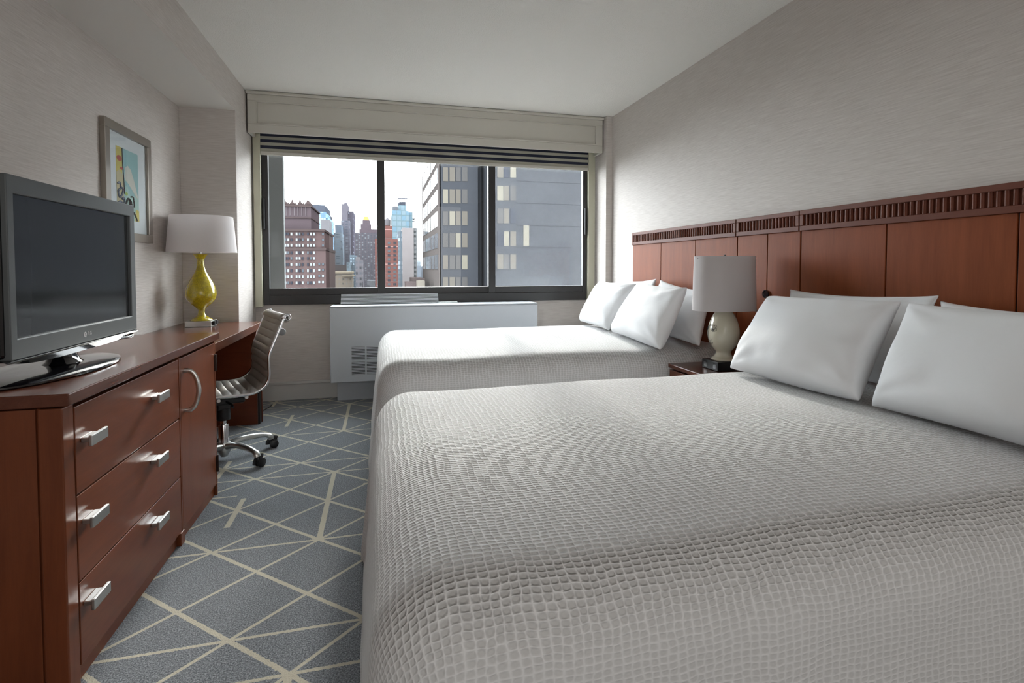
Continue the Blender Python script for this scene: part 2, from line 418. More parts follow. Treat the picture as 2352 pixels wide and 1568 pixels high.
obj('corner_post', bx(-.79, XF+.004, 2.185, 2.225, 0, .05), WOODV, dr, bevel=.003)
obj('plinth', bx(-.80, XF-.012, 1.513, 2.642, 0, .048), WOODH, dr, bevel=.002)
obj('dresser_top', bx(-1.295, -.732, 1.458, 2.662, .732, .763), WOODT, dr, bevel=.003)
HY = ((1.570, .624), (1.990, .627)), ((1.565, .413), (1.972, .416)), ((1.562, .200), (1.965, .205))
for (za, zb), hs in zip(((.492, .716), (.267, .487), (.05, .262)), HY):
    d = obj('drawer', bx(XF-.018, XF, 1.517, 2.203, za, zb), WOODH, dr, bevel=.0015)
    for hy, hz in hs:
        bm = bx(XF, XF+.024, hy-.030, hy+.030, hz-.006, hz+.006)
        bx(XF+.022, XF+.031, hy-.041, hy+.041, hz-.014, hz+.014, bm)
        obj('drawer_handle', bm, STEEL, d, bevel=.002, label='brushed nickel bar handle')
d = obj('door', bx(XF-.018, XF, 2.2205, 2.638, .055, .716), WOODV, dr, bevel=.0015)
pts = spline([(XF, 2.262, .662), (XF+.022, 2.262, .659), (XF+.040, 2.262, .635), (XF+.050, 2.262, .583), (XF+.040, 2.262, .531), (XF+.022, 2.262, .508), (XF, 2.262, .505)], 6)
obj('door_handle', tube(pts, .0055, 10, sq=(1.7, .8), upv=Vector((0, 1, 0))), STEEL, d, smooth=60, label='curved brushed nickel pull')
for za in (.588, .115):
    bm = bx(XF-.001, XF+.004, 2.634, 2.650, za, za+.072); bm2 = tube([(XF+.005, 2.642, za-.003), (XF+.005, 2.642, za+.075)], .0045, 10, bm)
    obj('hinge', bm2, plain('dark_bronze_hinge', (.05, .03, .025), .35, .8), d)

# ------------------------------------------------------------------ desk
dk = thing('desk', 'low cherry wood desk running from the dresser to the pier', 'desk', (-1.04, 3.28, 0))
obj('desk_top', bx(-1.295, -.795, 2.668, 3.90, .645, .690), WOODT, dk, bevel=.003)
obj('end_panel', bx(-1.29, -.815, 3.775, 3.80, 0, .644), WOODX, dk, bevel=.002)
obj('end_panel_edge', bx(-.815, -.803, 3.782, 3.835, 0, .644), plain('edge_shade_black', (.01, .008, .008), .5), dk)  # black colour stands in for shade on the panel's end face
obj('end_panel_back', bx(-1.29, -.798, 3.836, 3.850, 0, .644), WOODX, dk, bevel=.002)
obj('back_panel', bx(-1.292, -1.27, 2.67, 3.775, .05, .644), WOODH, dk, bevel=.002)
obj('side_panel', bx(-1.29, -.82, 2.668, 2.686, 0, .644), WOODV, dk)
cb = obj('power_cable', tube(spline([(-.96, 3.87, .004), (-.93, 3.90, .006), (-.90, 3.93, .018), (-.87, 4.05, .008), (-.84, 4.16, .004), (-.82, 4.25, .004)], 8), .0035, 8), BLKP, smooth=60)
cb = tag(cb, 'thin black power cable on the carpet behind the desk end', 'cable')

# ------------------------------------------------------------------ television
TX = -.90
tv = thing('television', 'flat grey television with black oval stand on the dresser', 'television', (-.95, 1.885, .765))
def bezel():
    bm = bmesh.new()
    o = [(1.557, .832), (2.244, .832), (2.244, 1.280), (1.557, 1.280)]; i = [(1.582, .886), (2.208, .886), (2.208, 1.264-.0), (1.582, 1.264)]
    o[2] = (2.244, 1.300); o[3] = (1.557, 1.303); i[2] = (2.208, 1.256); i[3] = (1.582, 1.256)
    O = [bm.verts.new((TX, y, z)) for y, z in o]; I = [bm.verts.new((TX, y, z)) for y, z in i]
    Ib = [bm.verts.new((TX-.012, y, z)) for y, z in i]; Ob = [bm.verts.new((TX-.03, y, z)) for y, z in o]
    for k in range(4):
        j = (k+1) % 4
        bm.faces.new((O[k], O[j], I[j], I[k])); bm.faces.new((I[k], I[j], Ib[j], Ib[k])); bm.faces.new((O[j], O[k], Ob[k], Ob[j]))
    return bm
obj('bezel', bezel(), TVGREY, tv, bevel=.003, label='matte dark grey surround')
obj('screen', bx(TX-.018, TX-.010, 1.578, 2.212, .882, 1.260), SCREEN, tv, label='dark glossy screen')
bm = bx(TX-.075, TX-.012, 1.548, 2.240, .835, 1.296); bx(TX-.11, TX-.075, 1.65, 2.13, .87, 1.20, bm)
obj('rear_shell', bm, BLKG, tv, bevel=.012, seg=3)
# curved glossy lip under the bezel
bm = bmesh.new(); rows = []
for k in range(29):
    f = k/28; y = 1.537+f*.705; d = 1-(2*f-1)**4; low = .830-.022*d
    rows.append([bm.verts.new(p) for p in ((TX-.002, y, .832), (TX+.004, y, .826), (TX-.004, y, low), (TX-.06, y, low+.004), (TX-.07, y, .836))])
for a, b in zip(rows, rows[1:]):
    for q in range(4): bm.faces.new((a[q], b[q], b[q+1], a[q+1]))
    bm.faces.new((a[4], b[4], b[0], a[0]))
bm.faces.new(rows[0]); bm.faces.new(rows[-1])
obj('lower_lip', bm, BLKG, tv, smooth=50)
bm = lathe([(.078, .7745), (.060, .784), (.050, .80), (.048, .83)], -.945, 1.86, 32, sx=.62, sy=.95)
obj('stand_neck', bm, BLKG, tv, smooth=40)
bm = lathe([(.93, .7645), (1, .766), (.995, .770), (.93, .7735), (.5, .777), (.05, .778)], -.955, 1.80, 64, sx=.145, sy=.285)
obj('stand_base', bm, BLKG, tv, smooth=40, label='gloss black oval base')
def text(s, size, mat, parent, mw, name, ext=.0004):
    cu = bpy.data.curves.new(name, 'FONT'); cu.body = s; cu.size = size; cu.align_x = 'CENTER'; cu.align_y = 'CENTER'; cu.extrude = ext
    cu.materials.append(mat); tmp = bpy.data.objects.new('tmp', cu); COL.objects.link(tmp)
    dg = bpy.context.evaluated_depsgraph_get(); dg.update()
    me = bpy.data.meshes.new_from_object(tmp.evaluated_get(dg)); me.transform(mw)
    bpy.data.objects.remove(tmp); me.name = name
    off = woff(parent); me.transform(Matrix.Translation(-off))
    o = bpy.data.objects.new(name, me); COL.objects.link(o); o.parent = parent; OFF[o.name] = off
    return o
# text facing +X : local x -> +Y, local y -> +Z
RX = Matrix(((0, 0, 1, 0), (1, 0, 0, 0), (0, 1, 0, 0), (0, 0, 0, 1)))
text('LG', .017, LOGO, tv, Matrix.Translation((TX+.0006, 1.917, .858)) @ RX, 'logo_letters')
bm = bmesh.new(); n = 24
vs = [bm.verts.new((TX+.0008, 1.890+.0085*math.cos(2*PI*k/n), .857+.0085*math.sin(2*PI*k/n))) for k in range(n)]; bm.faces.new(vs)
lb = bmesh.ops.extrude_face_region(bm, geom=bm.faces[:]); bmesh.ops.translate(bm, verts=[g for g in lb['geom'] if isinstance(g, bmesh.types.BMVert)], vec=(-.0008, 0, 0))
emb = obj('logo_disc', bm, LOGO, tv)
bm = bmesh.new(); bx(TX+.0009, TX+.0012, 1.8895, 1.8908, .8525, .862, bm); bx(TX+.0009, TX+.0012, 1.8895, 1.8945, .8525, .8538, bm); bx(TX+.0009, TX+.0012, 1.8862, 1.8876, .859, .8604, bm)
obj('logo_mark', bm, TVGREY, tv)
bm = tube(spline([(TX-.02, 2.20, .826), (TX-.005, 2.215, .815), (TX+.0, 2.18, .812), (TX-.01, 2.12, .814)], 6), .006, 10); obj('control_strip', bm, BLKG, tv, smooth=60)

# ------------------------------------------------------------------ picture
pc = thing('framed_picture', 'framed abstract print with white mat on the left wall', 'picture', (XL+.012, 3.153, 1.20))
ya, yb, za, zb = 2.895, 3.408, 1.203, 1.793; fwid = .046; xo, xi = XL+.001, XL+.026
bm = bmesh.new()
bx(xo, xi, ya, yb, za, za+fwid, bm); bx(xo, xi, ya, yb, zb-fwid, zb, bm)
bx(xo, xi, ya, ya+fwid, za+fwid, zb-fwid, bm); bx(xo, xi, yb-fwid, yb, za+fwid, zb-fwid, bm)
obj('frame', bm, plain('pewter_frame', (.30, .27, .235), .32, .6), pc, bevel=.002)
obj('mat_board', bx(xo, xi-.014, ya+fwid-.003, yb-fwid+.003, za+fwid-.003, zb-fwid+.003), MATB, pc)
ax, a0, a1, b0, b1 = xi-.0135, 3.025, 3.268, 1.315, 1.682
art = obj('print', bx(ax-.002, ax, a0, a1, b0, b1), plain('print_teal', (.30, .50, .52), .8), pc, label='abstract print in teal, yellow and black')
def shp(pts, mat, lay):
    bm = bmesh.new(); vs = [bm.verts.new((ax+.0003*lay, a0+(a1-a0)*p, b0+(b1-b0)*q)) for p, q in pts]
    f = bm.faces.new(vs); r = bmesh.ops.extrude_face_region(bm, geom=[f]); bmesh.ops.translate(bm, verts=[g for g in r['geom'] if isinstance(g, bmesh.types.BMVert)], vec=(-.0003, 0, 0))
    return bm
def blob(cx, cy, rx, ry, n=20): return [(cx+rx*math.cos(2*PI*k/n), cy+ry*math.sin(2*PI*k/n)) for k in range(n)]
A_Y = plain('print_yellow', (.62, .50, .12), .8); A_S = plain('print_sand', (.55, .47, .28), .8); A_W = plain('print_offwhite', (.62, .60, .54), .8)
A_R = plain('print_red', (.50, .10, .06), .8); A_G = plain('print_green', (.35, .47, .12), .8); A_K = plain('print_charcoal', (.05, .045, .04), .8); A_P = plain('print_paleteal', (.40, .56, .52), .8); A_N = plain('print_slate', (.14, .16, .20), .8)
obj('yellow_strip', shp([(0, .45), (.26, .45), (.26, 1), (0, 1)], A_Y, 1), A_Y, art)
obj('sand_field', shp([(0, 0), (.3, 0), (.3, .62), (.12, .68), (0, .64)], A_S, 2), A_S, art)
obj('pale_field', shp([(.3, 0), (1, 0), (1, .42), (.62, .33), (.45, .5), (.3, .44)], A_P, 1), A_P, art)
obj('white_form', shp([(.34, .60), (.38, .74), (.5, .78), (.64, .74), (.78, .60), (.90, .44), (.97, .34), (.86, .36), (.7, .44), (.52, .52), (.38, .56)], A_W, 3), A_W, art)
obj('yellow_patch', shp([(.80, 0), (1, 0), (1, .16), (.84, .18)], A_Y, 3), A_Y, art)
for src in ((.13, .84, .11, .04), (.22, .71, .06, .02), (.30, .42, .05, .025)): obj('red_spot', shp(blob(*src), A_R, 4), A_R, art)
obj('green_spot', shp(blob(.42, .37, .06, .025), A_G, 4), A_G, art)
def P3(p, q): return (ax+.0012, a0+(a1-a0)*p, b0+(b1-b0)*q)
bm = tube([P3(p, q) for p, q in spline([(.26, 1, 0), (.27, .8, 0), (.30, .6, 0), (.33, .36, 0)], 8) for p, q in [(p, q)]] if False else [P3(v.x, v.y) for v in spline([(.26, 1, 0), (.27, .8, 0), (.30, .6, 0), (.33, .36, 0)], 8)], .0025, 6)
for path, r in (([(.35, .08), (.36, .2), (.46, .3), (.55, .28), (.54, .14), (.44, .1), (.38, .16)], .006), ([(.54, .3), (.62, .26), (.64, .12), (.72, .10)], .005), ([(.6, .34), (.72, .34), (.76, .2)], .004), ([(.72, .12), (.80, .08), (.88, 0.01)], .005)):
    tube([P3(v.x, v.y) for v in spline([(*p, 0) for p in path], 8)], r, 6, bm)
obj('black_strokes', bm, A_K, art)
bm = None
for path, r in (([(.02, .48), (.12, .5), (.14, .42), (.04, .38), (.1, .3), (.2, .34), (.26, .42), (.18, .44)], .006), ([(.02, .2), (.14, .24), (.22, .18), (.12, .12)], .007), ([(.2, .28), (.3, .3), (.28, .2)], .006)):
    bm = tube([P3(v.x, v.y) for v in spline([(*p, 0) for p in path], 8)], r, 6, bm)
obj('slate_strokes', bm, A_N, art)
obj('picture_glass', bx(xi-.0095, xi-.008, ya+fwid-.002, yb-fwid+.002, za+fwid-.002, zb-fwid+.002), GLP, pc)

# ------------------------------------------------------------------ yellow lamp
LX, LY = -1.108, 3.66
yl = thing('desk_lamp', 'yellow glazed vase lamp with white oval shade on the desk', 'lamp', (LX, LY, .69))
obj('base_block', bx(-1.186, -1.037, 3.60, 3.72, .6905, .727), STEEL, yl, bevel=.002, label='brushed metal block base')
bm = bx(-1.0365, -1.020, 3.612, 3.648, .700, .724); bx(-1.0365, -1.022, 3.665, 3.70, .700, .724, bm); obj('power_outlet', bm, BLKP, yl, bevel=.002)
zz = lambda y: .727+(738-y)*.00272
prof = [(0.001, .727), (.060, .727), (.061, .733), (.052, .741), (.034, .752), (.022, .766), (.018, zz(716)), (.022, zz(711)), (.045, zz(703)), (.070, zz(694)), (.084, zz(684)), (.087, zz(674)), (.083, zz(664)), (.070, zz(651)), (.052, zz(638)), (.036, zz(627)), (.025, zz(615)), (.020, zz(604)), (.021, zz(596)), (.030, zz(589)), (.041, zz(584)), (.040, zz(583)), (.015, zz(583))]
pr = [(v.x, v.y) for v in spline([(a, b, 0) for a, b in prof], 4)]
obj('vase_body', lathe(pr, LX, LY, 64, cap=False), YELL, yl, smooth=80, label='mustard yellow crackle glazed vase')
obj('lamp_rod', tube([(LX, LY, zz(583)), (LX, LY, 1.37)], .006, 10), STEEL, yl, smooth=60)
def shade_bm(cx, cy, zb_, zt, ab, at_, t=.002, pw=2.3):
    bm = bmesh.new(); n = 72; rings = []
    for (z, (a, b), k) in ((zb_, ab, 0), (zt, at_, 0), (zt, at_, t), (zb_, ab, t)):
        rg = []
        for i in range(n):
            an = 2*PI*i/n; c, s = math.cos(an), math.sin(an); q = (abs(c)**pw+abs(s)**pw)**(-1/pw)
            rg.append(bm.verts.new((cx+(a-k)*c*q, cy+(b-k)*s*q, z)))
        rings.append(rg)
    for j in range(4):
        A, B = rings[j], rings[(j+1) % 4]
        for i in range(n): bm.faces.new((A[i], A[(i+1) % n], B[(i+1) % n], B[i]))
    return bm
obj('lamp_shade', shade_bm(LX+.012, LY, 1.160, 1.387, (.195, .17), (.175, .15)), SHW, yl, smooth=50, label='white linen oval shade')
bm = tube([(LX-.15, LY, 1.375), (LX+.17, LY, 1.375)], .0025, 6); tube([(LX, LY-.13, 1.375), (LX, LY+.13, 1.375)], .0025, 6, bm); obj('shade_spider', bm, STEEL, yl)

# ------------------------------------------------------------------ office chair (local frame: +x forward)
ch = thing('office_chair', 'taupe ribbed leather office chair with polished five star base', 'chair', (-.848, 3.125, 0), rotz=math.radians(203), local=True)
HW = .215
prof = [(.235, .375), (.20, .392), (.13, .399), (.04, .398), (-.04, .394), (-.105, .396), (-.150, .412), (-.178, .440), (-.190, .48), (-.190, .54), (-.192, .59), (-.212, .645), (-.235, .70), (-.256, .755), (-.268, .785)]
path = [(v.x, v.y) for v in spline([(a, b, 0) for a, b in prof], 12)]
L = [0]
for a, b in zip(path, path[1:]): L.append(L[-1]+math.dist(a, b))
def at_s(s):
    s = max(0, min(L[-1], s))
    for i in range(len(L)-1):
        if L[i+1] >= s:
            f = (s-L[i])/(L[i+1]-L[i]); a, b = path[i], path[i+1]
            d = ((b[0]-a[0])/(L[i+1]-L[i]), (b[1]-a[1])/(L[i+1]-L[i]))
            return (a[0]+(b[0]-a[0])*f, a[1]+(b[1]-a[1])*f), d
NR = 19; ribs = []; T = L[-1]
bm = bmesh.new(); top = []; bot = []; NW = 14; per = 10
for i in range(NR*per+1):
    s = T*i/(NR*per); (px, pz), (dx, dz) = at_s(s); nx, nz = dz, -dx     # normal to the sitting side
    nx, nz = (-nx, -nz) if (nz < 0 and s < T*.4) or (nx < 0 and s >= T*.4) else (nx, nz)
    ph = (i % per)/per; puff = .011+.0075*abs(math.sin(PI*i/per))**.6
    ra_, rb_ = [], []
    for j in range(NW+1):
        y = -HW+.006+(2*HW-.012)*j/NW; e = 1-abs(2*j/NW-1)**6
        h = puff*e+.004
        sag = -.012*(1-(2*j/NW-1)**2)*(1 if s > T*.4 else .8)
        ra_.append(bm.verts.new((px+nx*(h+sag), y, pz+nz*(h+sag)))); rb_.append(bm.verts.new((px+nx*(-.008*e+sag), y, pz+nz*(-.008*e+sag))))
    top.append(ra_); bot.append(rb_)
for i in range(len(top)-1):
    for j in range(NW):
        bm.faces.new((top[i][j], top[i][j+1], top[i+1][j+1], top[i+1][j])); bm.faces.new((bot[i][j], bot[i+1][j], bot[i+1][j+1], bot[i][j+1]))
    bm.faces.new((top[i][0], top[i+1][0], bot[i+1][0], bot[i][0])); bm.faces.new((top[i][NW], bot[i][NW], bot[i+1][NW], top[i+1][NW]))
bm.faces.new(top[0]+bot[0][::-1]); bm.faces.new(top[-1]+bot[-1][::-1])
obj('ribbed_sling', bm, LEATH, ch, smooth=70, label='taupe leather sling with horizontal ribs')
# rolled headrest
roll = []
for k in range(26):
    a = -.25+k/25*PI*1.75; r = .029-.010*k/25
    roll.append((-.279+r*math.cos(a), .782+r*math.sin(a)))
bm = bmesh.new(); rows = []
for (x, z) in roll:
    rows.append([bm.verts.new((x, -HW+.004+(2*HW-.008)*j/10, z-.012*(1-(2*j/10-1)**2)*0+.006*math.cos(PI*j/10)*0)) for j in range(11)])
for a, b in zip(rows, rows[1:]):
    for j in range(10): bm.faces.new((a[j], a[j+1], b[j+1], b[j]))
o = obj('headrest_roll', bm, LEATH, ch, smooth=180); so_ = o.modifiers.new('solid', 'SOLIDIFY'); so_.thickness = .008
for sd in (-1, 1):
    y = sd*(HW+.004)
    pts = [(p[0], y, p[1]) for p in path]
    c0 = Vector((-.288, y, .790))
    for k in range(34):
        a = -.15+k/33*PI*3.4; r = .022-.017*k/33
        pts.append((c0.x+r*math.cos(a), y, c0.z+r*math.sin(a)))
    npth = len(path)
    obj('side_rail', tube(pts, [.0065 if i < npth else .0065-.0032*min(1, (i-npth)/6) for i in range(len(pts))], 8, sq=(1.15, .8), upv=Vector((0, 1, 0))), CHROME, ch, smooth=60, label='polished aluminium rail ending in a scroll')
bm = tube([(-.262, -HW, .715), (-.285, 0, .70), (-.262, HW, .715)], .008, 10); obj('back_stretcher', bm, STEEL, ch, smooth=50)
for sd in (-1, 1): obj('stretcher_cap', lathe([(.016, -.016), (.020, -.010), (.020, .012), (.016, .016), (.002, .018)], n=24), plain('grey_cap', (.22, .23, .24), .4), ch, smooth=50).matrix_local = Matrix.Translation((-.260, sd*(HW-.016), .712)) @ Matrix.Rotation(-sd*PI/2, 4, 'X')
bm = tube([(.05, -HW, .380), (.05, 0, .365), (.05, HW, .380)], .009, 10); tube([(-.08, -HW, .380), (-.08, 0, .365), (-.08, HW, .380)], .009, 10, bm)
obj('seat_stretcher', bm, STEEL, ch, smooth=50)
bm = bx(-.10, .09, -.06, .06, .318, .352); bx(-.06, .05, -.10, .10, .350, .368, bm); bx(-.035, .035, -.035, .035, .285, .32, bm)
obj('tilt_mechanism', bm, BLKP, ch, bevel=.008)
bm = tube([(0, .0, .335), (-.02, .14, .335), (-.02, .19, .330)], .006, 8); obj('tilt_lever', bm, BLKP, ch)
obj('gas_lift', lathe([(.034, .225), (.036, .235), (.034, .292), (.030, .296)], n=28), BLKP, ch, smooth=40)
obj('lift_column', lathe([(.026, .07), (.026, .195), (.0235, .20), (.0145, .202), (.0145, .23)], n=32), CHROME, ch, smooth=40)
bm = lathe([(.018, .022), (.022, .03), (.034, .05), (.036, .085), (.030, .10)], n=28); obj('base_hub', bm, STEEL, ch, smooth=40)
base_ang = math.radians(-203)
for k in range(5):
    a = math.radians(0+72*k-1.0+35.0)-math.radians(203)
    c, s = math.cos(a), math.sin(a)
    sp = spline([(.02, .078, 0), (.09, .094, 0), (.17, .092, 0), (.225, .083, 0), (.252, .068, 0), (.258, .055, 0)], 6)
    P_ = [(v.x*c, v.x*s, v.y) for v in sp]; n_ = len(P_)
    rr = [.022-.008*min(1, i/(n_*.7)) + (.005 if i > n_*.66 else 0) for i in range(n_)]
    leg = obj('base_leg', tube(P_, rr, 14, sq=(1, .85)), STEEL, ch, smooth=60, label='curved polished aluminium leg')
    ax_ = Vector((-s, c, 0)); cc = Vector((c*.262, s*.262, 0)); tang = Vector((c, s, 0))
    wa = math.radians(94+9*k-12); wdir = Vector((math.cos(wa), math.sin(wa), 0)); q = Vector((wdir.y, -wdir.x, 0)); q = q if q.dot(tang) > 0 else -q; wc = cc+q*.010
    bm = bmesh.new()
    for e in (-1, 1): tube([wc+wdir*(e*.006)+Vector((0, 0, .0245)), wc+wdir*(e*.009)+Vector((0, 0, .0245)), wc+wdir*(e*.020)+Vector((0, 0, .0245)), wc+wdir*(e*.024)+Vector((0, 0, .0245))], [.022, .0243, .0243, .019], 22, bm)
    tube([cc+Vector((0, 0, .03)), cc+Vector((0, 0, .056))], .011, 12, bm)
    cap = []
    for t_ in range(9):
        an = PI*(-.05+t_/8*.75); cap.append(wc+q*(.028*math.cos(PI-an))*-1*-1+Vector((0, 0, .0245+.028*math.sin(an))))
    tube(cap, .007, 8, bm, sq=(2.4, .5), upv=wdir)
    obj('caster', bm, BLKP, leg, smooth=40)

# ------------------------------------------------------------------ beds
def make_bed(yc, hw, label, name_extra, seed, hem, tw=.0):
    xf, xh, zt = .105, 1.90, .615
    bd = thing('bed', label, 'bed', (1.0, yc, 0), 'double beds side by side')
    obj('bed_base', bx(.10, 1.90, yc-hw+.04, yc+hw-.04, .03, .30), plain('bed_base_cloth', (.5, .5, .5), .9), bd, bevel=.02)
    obj('mattress', bx(.07, 1.91, yc-hw+.03, yc+hw-.03, .30, .575), LINEN, bd, bevel=.06, seg=4)
    R = .125
    # core rectangle: x in [xf, 2.0], y in yc +- (hw-R+.03)
    cy_ = hw-.085; D = .58+R*.0
    step = .0225
    xs = []; s = -(PI/2*R+D)
    xs = [s+k*step for k in range(int((xh+.0-xf-s)/step)+1)]
    ys = []; tmax = cy_+PI/2*R+D
    nt = int(2*tmax/step); ys = [-tmax+k*2*tmax/nt for k in range(nt+1)]
    bm = bmesh.new(); uvl = bm.loops.layers.uv.new('UVMap'); puck = bm.verts.layers.float.new('pucker'); grid = []; uvs = {}
    def prof_(d, FL=.09):
        if d <= 0: return 0, 0
        arc = PI/2*R
        if d < arc: a = d/R; return R*math.sin(a), R*(1-math.cos(a))
        e = d-arc; return R+e*FL, R+e*.9985
    for s in xs:
        row = []
        for t_ in ys:
            dx = min(s, 0); dy = 0 if abs(t_) < cy_ else (abs(t_)-cy_)*(1 if t_ > 0 else -1)
            d = math.hypot(dx, dy); arc = PI/2*R
            maxd = arc+(zt-R-hem(dx, dy, d))/.9985
            cornering = 0
            if d > 0:
                ang = abs(math.atan2(abs(dy), abs(dx)))/(PI/2)
                cornering = max(0, math.sin(ang*PI)) if (dx < 0 and dy != 0) else 0
            dd = min(d, maxd)
            if cornering > 0 and d > arc:    # corner cloth is longer : compress into hem
                full = (arc+D); lim = full/max(math.cos(math.atan2(min(abs(dx), abs(dy)), max(abs(dx), abs(dy)))), .01)
                dd = arc+(d-arc)*min(1, (maxd-arc)/max(lim-arc, .01)); dd = min(dd, maxd)
            h, v = prof_(dd, .09 if dy == 0 else (.02+.07*abs(dx)/max(d, 1e-6)))
            n = Vector((dx, dy, 0)); n = n.normalized() if d > 1e-6 else Vector((0, 0, 0))
            px = xf+max(s, 0); py = yc+max(-cy_, min(cy_, t_))
            p = Vector((px, py, zt))+n*h-Vector((0, 0, v))
            # soft sag, folds at the corner, wrinkles on the drop
            drop = max(0, min(1, (dd-arc)/.45)) if d > 0 else 0
            if cornering > 0: p += n*(.030*drop*math.sin(ang*PI*3.0+seed)*cornering+.020*cornering*drop)
            nz = noise.noise(Vector((s*2.2+seed, t_*2.2, 0)))
            if d == 0: p.z += .012*nz + .008*(1-min(1, abs(t_)/cy_)**2)
            else: p += n*(.010*nz*min(1, dd/.3)) ; p.z += .012*nz*max(0, 1-dd/.2)
            if d > 0: p += n*(.007*noise.noise(Vector((s*5+seed, t_*5, 3)))*min(1, dd/.3))
            p.z = max(p.z, .006)
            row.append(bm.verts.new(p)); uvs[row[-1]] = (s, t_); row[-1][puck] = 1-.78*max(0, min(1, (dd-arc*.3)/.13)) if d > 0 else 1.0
        grid.append(row)
    for i in range(len(grid)-1):
        for j in range(len(ys)-1):
            dxm = min((xs[i]+xs[i+1])/2, 0); tm = abs((ys[j]+ys[j+1])/2)-cy_
            f = bm.faces.new((grid[i][j], grid[i][j+1], grid[i+1][j+1], grid[i+1][j]))
            for l in f.loops: l[uvl].uv = uvs[l.vert]
    bmesh.ops.dissolve_degenerate(bm, dist=.0004, edges=bm.edges)
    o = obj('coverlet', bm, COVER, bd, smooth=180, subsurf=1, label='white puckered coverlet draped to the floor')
    return bd
hem_near = lambda dx, dy, d: .010
hem_far = lambda dx, dy, d: .008+(.10 if dy > .2 and dx < -.2 else 0)
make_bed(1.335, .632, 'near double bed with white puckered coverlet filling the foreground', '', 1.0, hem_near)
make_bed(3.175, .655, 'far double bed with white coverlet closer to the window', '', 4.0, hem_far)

def pillow(label, bl, br, tl, tr, T, seed, group):
    bl, br, tl, tr = map(Vector, (bl, br, tl, tr)); N = 30
    nrm = ((br-bl).cross(tl-bl)).normalized()
    if nrm.x > 0: nrm = -nrm
    bm = bmesh.new(); F_, B_ = [], []
    for i in range(N+1):
        fr_, bk_ = [], []
        for j in range(N+1):
            u, v = i/N, j/N
            cu, cv = u*2-1, v*2-1
            # edges bow inwards between the corners
            uu = .5+.5*cu*(1-.075*(1-cv*cv)**.8*abs(cu)**3); vv = .5+.5*cv*(1-(.115 if cv > 0 else .03)*(1-cu*cu)**.7*abs(cv)**3)
            p = bl*(1-uu)*(1-vv)+br*uu*(1-vv)+tl*(1-uu)*vv+tr*uu*vv
            th = 1.12*T*((1-cu**2)*(1-cv**2))**.36*(1.0-.16*cv)
            wr = noise.noise(Vector((u*3.2+seed, v*3.2, seed)))*.010+noise.noise(Vector((u*9+seed, v*5, seed*2)))*.005*(1-(1-abs(cu))*(1-abs(cv)))
            # pull lines running from corners
            rr = min(math.hypot(cu-a, cv-b) for a in (-1, 1) for b in (-1, 1)); aa = math.atan2(abs(cv)-1, abs(cu)-1)
            cr = math.sin(aa*11+seed+rr*3)*.0085*math.exp(-rr*2.2)*min(1, rr*5)
            edge = min(1, 8*(1-max(abs(cu), abs(cv))))
            w1 = (wr+cr)*edge
            wav = nrm*(.010*math.sin(u*7+seed)*(1-edge))
            if i in (0, N) or j in (0, N):
                vt = bm.verts.new(p+wav); fr_.append(vt); bk_.append(vt)
            else:
                fr_.append(bm.verts.new(p+nrm*(th+w1)+wav)); bk_.append(bm.verts.new(p-nrm*(th*.8)+wav))
        F_.append(fr_); B_.append(bk_)
    for i in range(N):
        for j in range(N):
            bm.faces.new((F_[i][j], F_[i+1][j], F_[i+1][j+1], F_[i][j+1])); bm.faces.new((B_[i][j], B_[i][j+1], B_[i+1][j+1], B_[i+1][j]))
    o = obj('pillow', bm, LINEN, None, smooth=180, subsurf=1)
    # place the origin at the pillow's base
    base = (bl+br)/2; o.data.transform(Matrix.Translation(-base)); o.location = base
    return tag(o, label, 'pillow', group)
GP = 'white pillows leaning on the headboards'
pillow('white pillow behind, upright against headboard of near bed, nearer the lamp', (1.755, 1.975, .635), (1.755, 1.34, .635), (1.852, 2.0, .968), (1.852, 1.325, .976), .05, 1.7, GP)
pillow('white pillow at rear of near bed, cut by the right edge of the photo', (1.755, 1.31, .635), (1.755, .66, .635), (1.852, 1.345, .958), (1.852, .66, .944), .05, 2.9, GP)
pillow('big front pillow of near bed beside the egg lamp', (1.43, 1.875, .635), (1.475, 1.290, .635), (1.665, 1.925, .940), (1.675, 1.315, .955), .085, .4, GP)
pillow('front pillow of near bed, cut by the right edge of the photo', (1.475, 1.275, .635), (1.50, .64, .635), (1.672, 1.315, .960), (1.66, .66, .940), .085, 5.1, GP)
pillow('rear pillow of far bed, mostly hidden beside the window wall', (1.755, 3.80, .635), (1.755, 3.20, .635), (1.855, 3.80, .972), (1.855, 3.18, .990), .045, 7.3, GP)
pillow('rear pillow of far bed whose corner shows behind the lamp shade', (1.745, 3.12, .635), (1.70, 2.47, .628), (1.855, 3.15, .985), (1.85, 2.575, .93), .05, 8.8, GP)
pillow('front pillow of far bed nearest the window', (1.53, 3.82, .635), (1.49, 3.20, .635), (1.70, 3.79, .965), (1.70, 3.20, .958), .072, 3.3, GP)
pillow('front pillow of far bed leaning beside the nightstand', (1.475, 3.12, .635), (1.43, 2.42, .625), (1.69, 3.15, .962), (1.665, 2.53, .958), .078, 6.2, GP)

